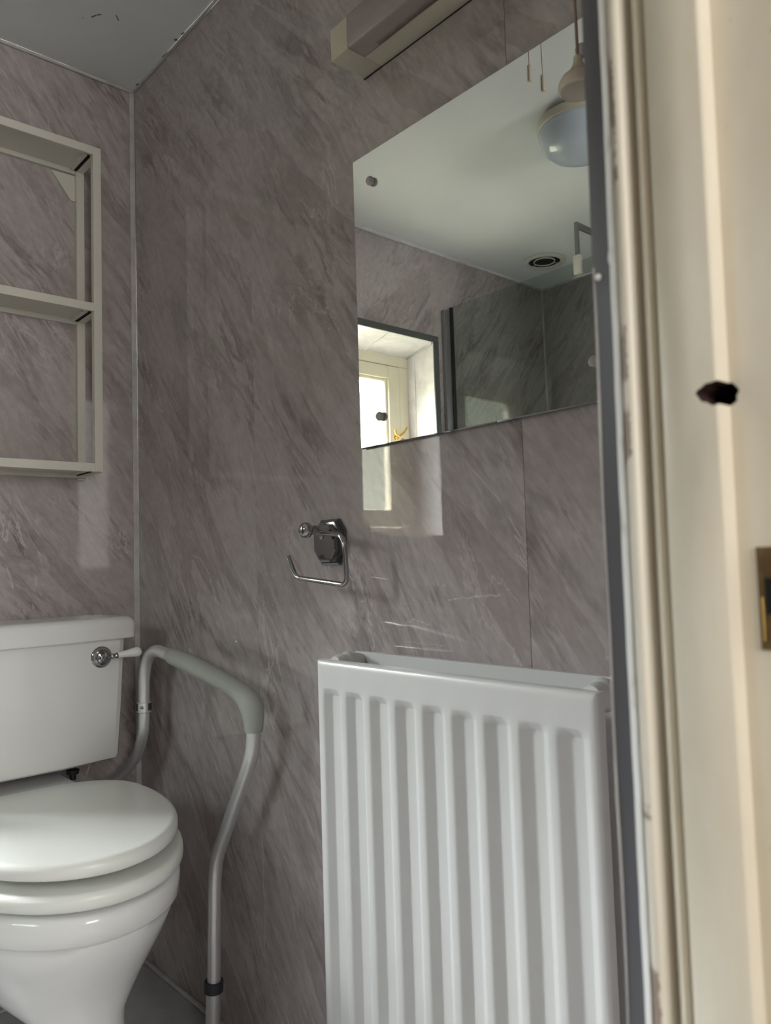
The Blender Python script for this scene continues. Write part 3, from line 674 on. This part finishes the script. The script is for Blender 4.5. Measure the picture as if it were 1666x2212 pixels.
# ------------------------------------------------------------------ shelf rack above the toilet
rk = empty('shelf_rack', (-.318, 0, 1.094), 'white metal open wall rack with three shelves above the toilet', 'shelf')
XR, XL, YB, YT, ZB, ZT = -.1275, -.5085, -.0006, -.1135, 1.0960, 1.8145
for s, x in ((1, XR), (-1, XL)):
    def xs(a, b): return (min(x-s*a, x-s*b), max(x-s*a, x-s*b))
    obj('front_post', bx(*xs(0, .0175), YT, YT+.0150, ZB, ZT, .0006, 1), M_rack, rk, 0)
    rp = obj('rear_post', bx(*xs(0, .0175), -.0150, YB, ZB-.004, ZT-.006, .0006, 1), M_rack, rk, 0)
    obj('foot_cap', bx(*xs(.001, .0170), -.0150, YB, ZB-.0085, ZB-.0045, .001, 1), M_rack, rp, 0)
for z in (ZB, 1.4455, ZT-.0180):
    shp = obj('shelf', bx(XL+.0300, XR-.0300, YT+.0010, YB-.001, z+.0070, z+.0090), M_rack, rk, 0)
    obj('front_lip', bx(XL+.0175, XR-.0175, YT, YT+.0060, z, z+.0180, .0006, 1), M_rack, shp, 0)
    obj('rear_lip', bx(XL+.0175, XR-.0175, -.0090, YB, z-.0030, z+.0130, .0006, 1), M_rack, shp, 0)
    for s, x in ((1, XR), (-1, XL)):
        def xs(a, b): return (min(x-s*a, x-s*b), max(x-s*a, x-s*b))
        obj('side_bar', bx(*xs(.0010, .0165), YT+.0150, -.0150, z-.0005, z+.0150, .0006, 1), M_rack, shp, 0)
        obj('slot_strip', bx(*xs(.0170, .0225), YT+.0200, -.0160, z+.0010, z+.0069), M_dark, shp, 0)
        br = bx(*xs(.0235, .0305), YT+.0160, -.0150, z+.0020, z+.0069, .0004, 1)
        bx(*xs(.0305, .0345), YT+.0320, -.040, z+.0035, z+.0069, bm=br)
        obj('shelf_catch', br, M_rack, shp, 0)
for s, x in ((1, XR), (-1, XL)):
    pts = [(x-s*.0176, ZT-.024), (x-s*.070, ZT-.024), (x-s*.0260, ZT-.084), (x-s*.0176, ZT-.084)]
    obj('corner_gusset', loft([[Vector((px, -.0035, pz_)) for px, pz_ in pts], [Vector((px, -.0015, pz_)) for px, pz_ in pts]]), M_rack, rk, 0)

# ------------------------------------------------------------------ things seen in the mirror
vt = empty('extractor_vent', (-1.724, .041, H), 'round white ceiling vent with dark hole seen in the mirror', 'vent')
vo = (-1.724, .041, H)
obj('flange', lathe([(-.0005, .082), (-.002, .0835), (-.006, .081), (-.0085, .074), (-.0080, .066), (-.0060, .0625), (-.0005, .0615)], vo, (0, 0, 1), 40, None, False, False), M_rack, vt, 60)
obj('dark_hole_disc', lathe([(-.0004, .0620), (-.0010, .0620)], vo, (0, 0, 1), 32), M_dark, vt)  # black disc stands in for the shade inside the vent hole
obj('inner_ring', lathe([(-.0010, .0418), (-.0050, .0414), (-.0055, .0405), (-.0050, .0396), (-.0010, .0392)], vo, (0, 0, 1), 32, None, False, False), M_rack, vt, 60)
for a in (90, 210, 330):
    c_, s_ = math.cos(math.radians(a)), math.sin(math.radians(a))
    obj('spoke', tube([(vo[0]+c_*.040, vo[1]+s_*.040, H-.004), (vo[0]+c_*.064, vo[1]+s_*.064, H-.005)], .0013, 8), M_rack, vt)

LX, LY = -.962, -.640
lp = empty('ceiling_lamp', (LX, LY, H), 'round ceiling lamp with cream rim and blue grey dome seen in the mirror', 'lamp')
obj('shade_gap_disc', lathe([(-.0004, .080), (-.016, .080), (-.018, .078)], (LX, LY, H), (0, 0, 1), 40), M_black, lp)  # black disc stands in for the shadow gap above the rim
obj('rim', lathe([(-.018, .100), (-.020, .1105), (-.030, .1125), (-.042, .1125), (-.044, .1100)], (LX, LY, H), (0, 0, 1), 56), M_cream_pl, lp)
obj('dome', lathe([(-.0440, .1085), (-.050, .1100), (-.060, .1085), (-.074, .1040), (-.090, .0950), (-.104, .0800), (-.114, .0590), (-.120, .0340), (-.1225, .0120), (-.1226, .0004)], (LX, LY, H), (0, 0, 1), 56), M_opal, lp, 70)

for k, (x, y, z0) in enumerate(((-.533, -.799, 1.8880), (-.558, -.814, 1.8690))):
    c = empty('pull_cord', (x, y, H), ('thin ceiling pull cord with short beige weight, left of the pair in the mirror', 'thin ceiling pull cord with beige weight hanging lower, right of the pair in the mirror')[k], 'pull cord', 'ceiling pull cords reflected in the mirror')
    obj('switch_box', lathe([(-.0004, .020), (-.018, .019), (-.022, .012), (-.0225, .0004)], (x, y, H), (0, 0, 1), 20), M_rack, c)
    obj('cord', tube([(x+.0015, y, H-.022), (x+.0006, y, (H+z0)/2), (x, y, z0+.034)], .0008, 8), M_cord, c)
    obj('weight', lathe([(.0360, .0014), (.0356, .0030), (.034, .0040), (.0014, .0046), (0, .0038), (-.0003, .0004)], (x, y, z0), (0, 0, 1), 12), M_beige, c, 40)

BX, BY, BZ = -.116, -1.3230, 1.3600
pb_ = empty('light_pull', (BX, BY, H), 'cream bell shaped light pull on a brown cord in front of the mirror', 'light pull')
obj('switch_box', lathe([(-.0004, .024), (-.020, .023), (-.025, .014), (-.0255, .0004)], (BX, BY, H), (0, 0, 1), 24), M_rack, pb_)
obj('cord', tube([(BX+.0012, BY, H-.024), (BX-.0008, BY+.0006, 1.75), (BX, BY, BZ+.036)], .0016, 8), M_cord, pb_)
obj('bell', lathe([(0.0372, 0.0018), (0.0371, 0.0040), (0.0342, 0.0047), (0.0304, 0.0050), (0.0258, 0.0067), (0.0205, 0.0103), (0.0152, 0.0168), (0.0099, 0.0199), (0.0053, 0.0211), (0.0023, 0.0209), (0.0003, 0.0199), (0.0000, 0.0190), (0.0009, 0.0160), (0.0023, 0.0005)], (BX, BY, BZ), (0, 0, 1), 28), simple('ivory_plastic', (.60, .53, .43), .25), pb_, 60)

M_arm = simple('dull_chrome_arm', (.22, .22, .21), .35, .6)
sg = empty('shower_screen', (-1.374, YR, 0), 'clear glass shower screen with wall profile seen in the mirror', 'shower screen')
GX = -1.374
obj('glass_panel', bx(GX-.003, GX+.003, -.66, YR-.016, .05, 1.8430, .0006, 1), M_screen, sg, 0)
obj('wall_profile', bx(GX-.008, GX+.034, YR-.018, YR-.0008, .0, 1.8300, .001, 1), simple('satin_profile', (.30, .30, .31), .35, .6), sg, 0)
obj('profile_seal', bx(GX-.005, GX+.0055, YR-.030, YR-.018, .0, 1.8420, .0008, 1), M_black, sg, 0)
obj('bottom_rail', bx(GX-.008, GX+.008, -.66, YR-.018, 0, .05, .001, 1), M_alu, sg, 0)
ar = obj('support_clip', bx(GX-.010, GX+.010, -.3560, -.3300, 1.8000, 1.8640, .003, 2), M_rack, sg)
obj('support_arm', bx(GX-.006, GX+.006, -.3490, -.3370, 1.8640, 1.9750, .001, 1), M_arm, sg, 0)
obj('support_arm', bx(-W+.0005, GX-.006, -.3490, -.3370, 1.9560, 1.9750, .001, 1), M_arm, sg, 0)
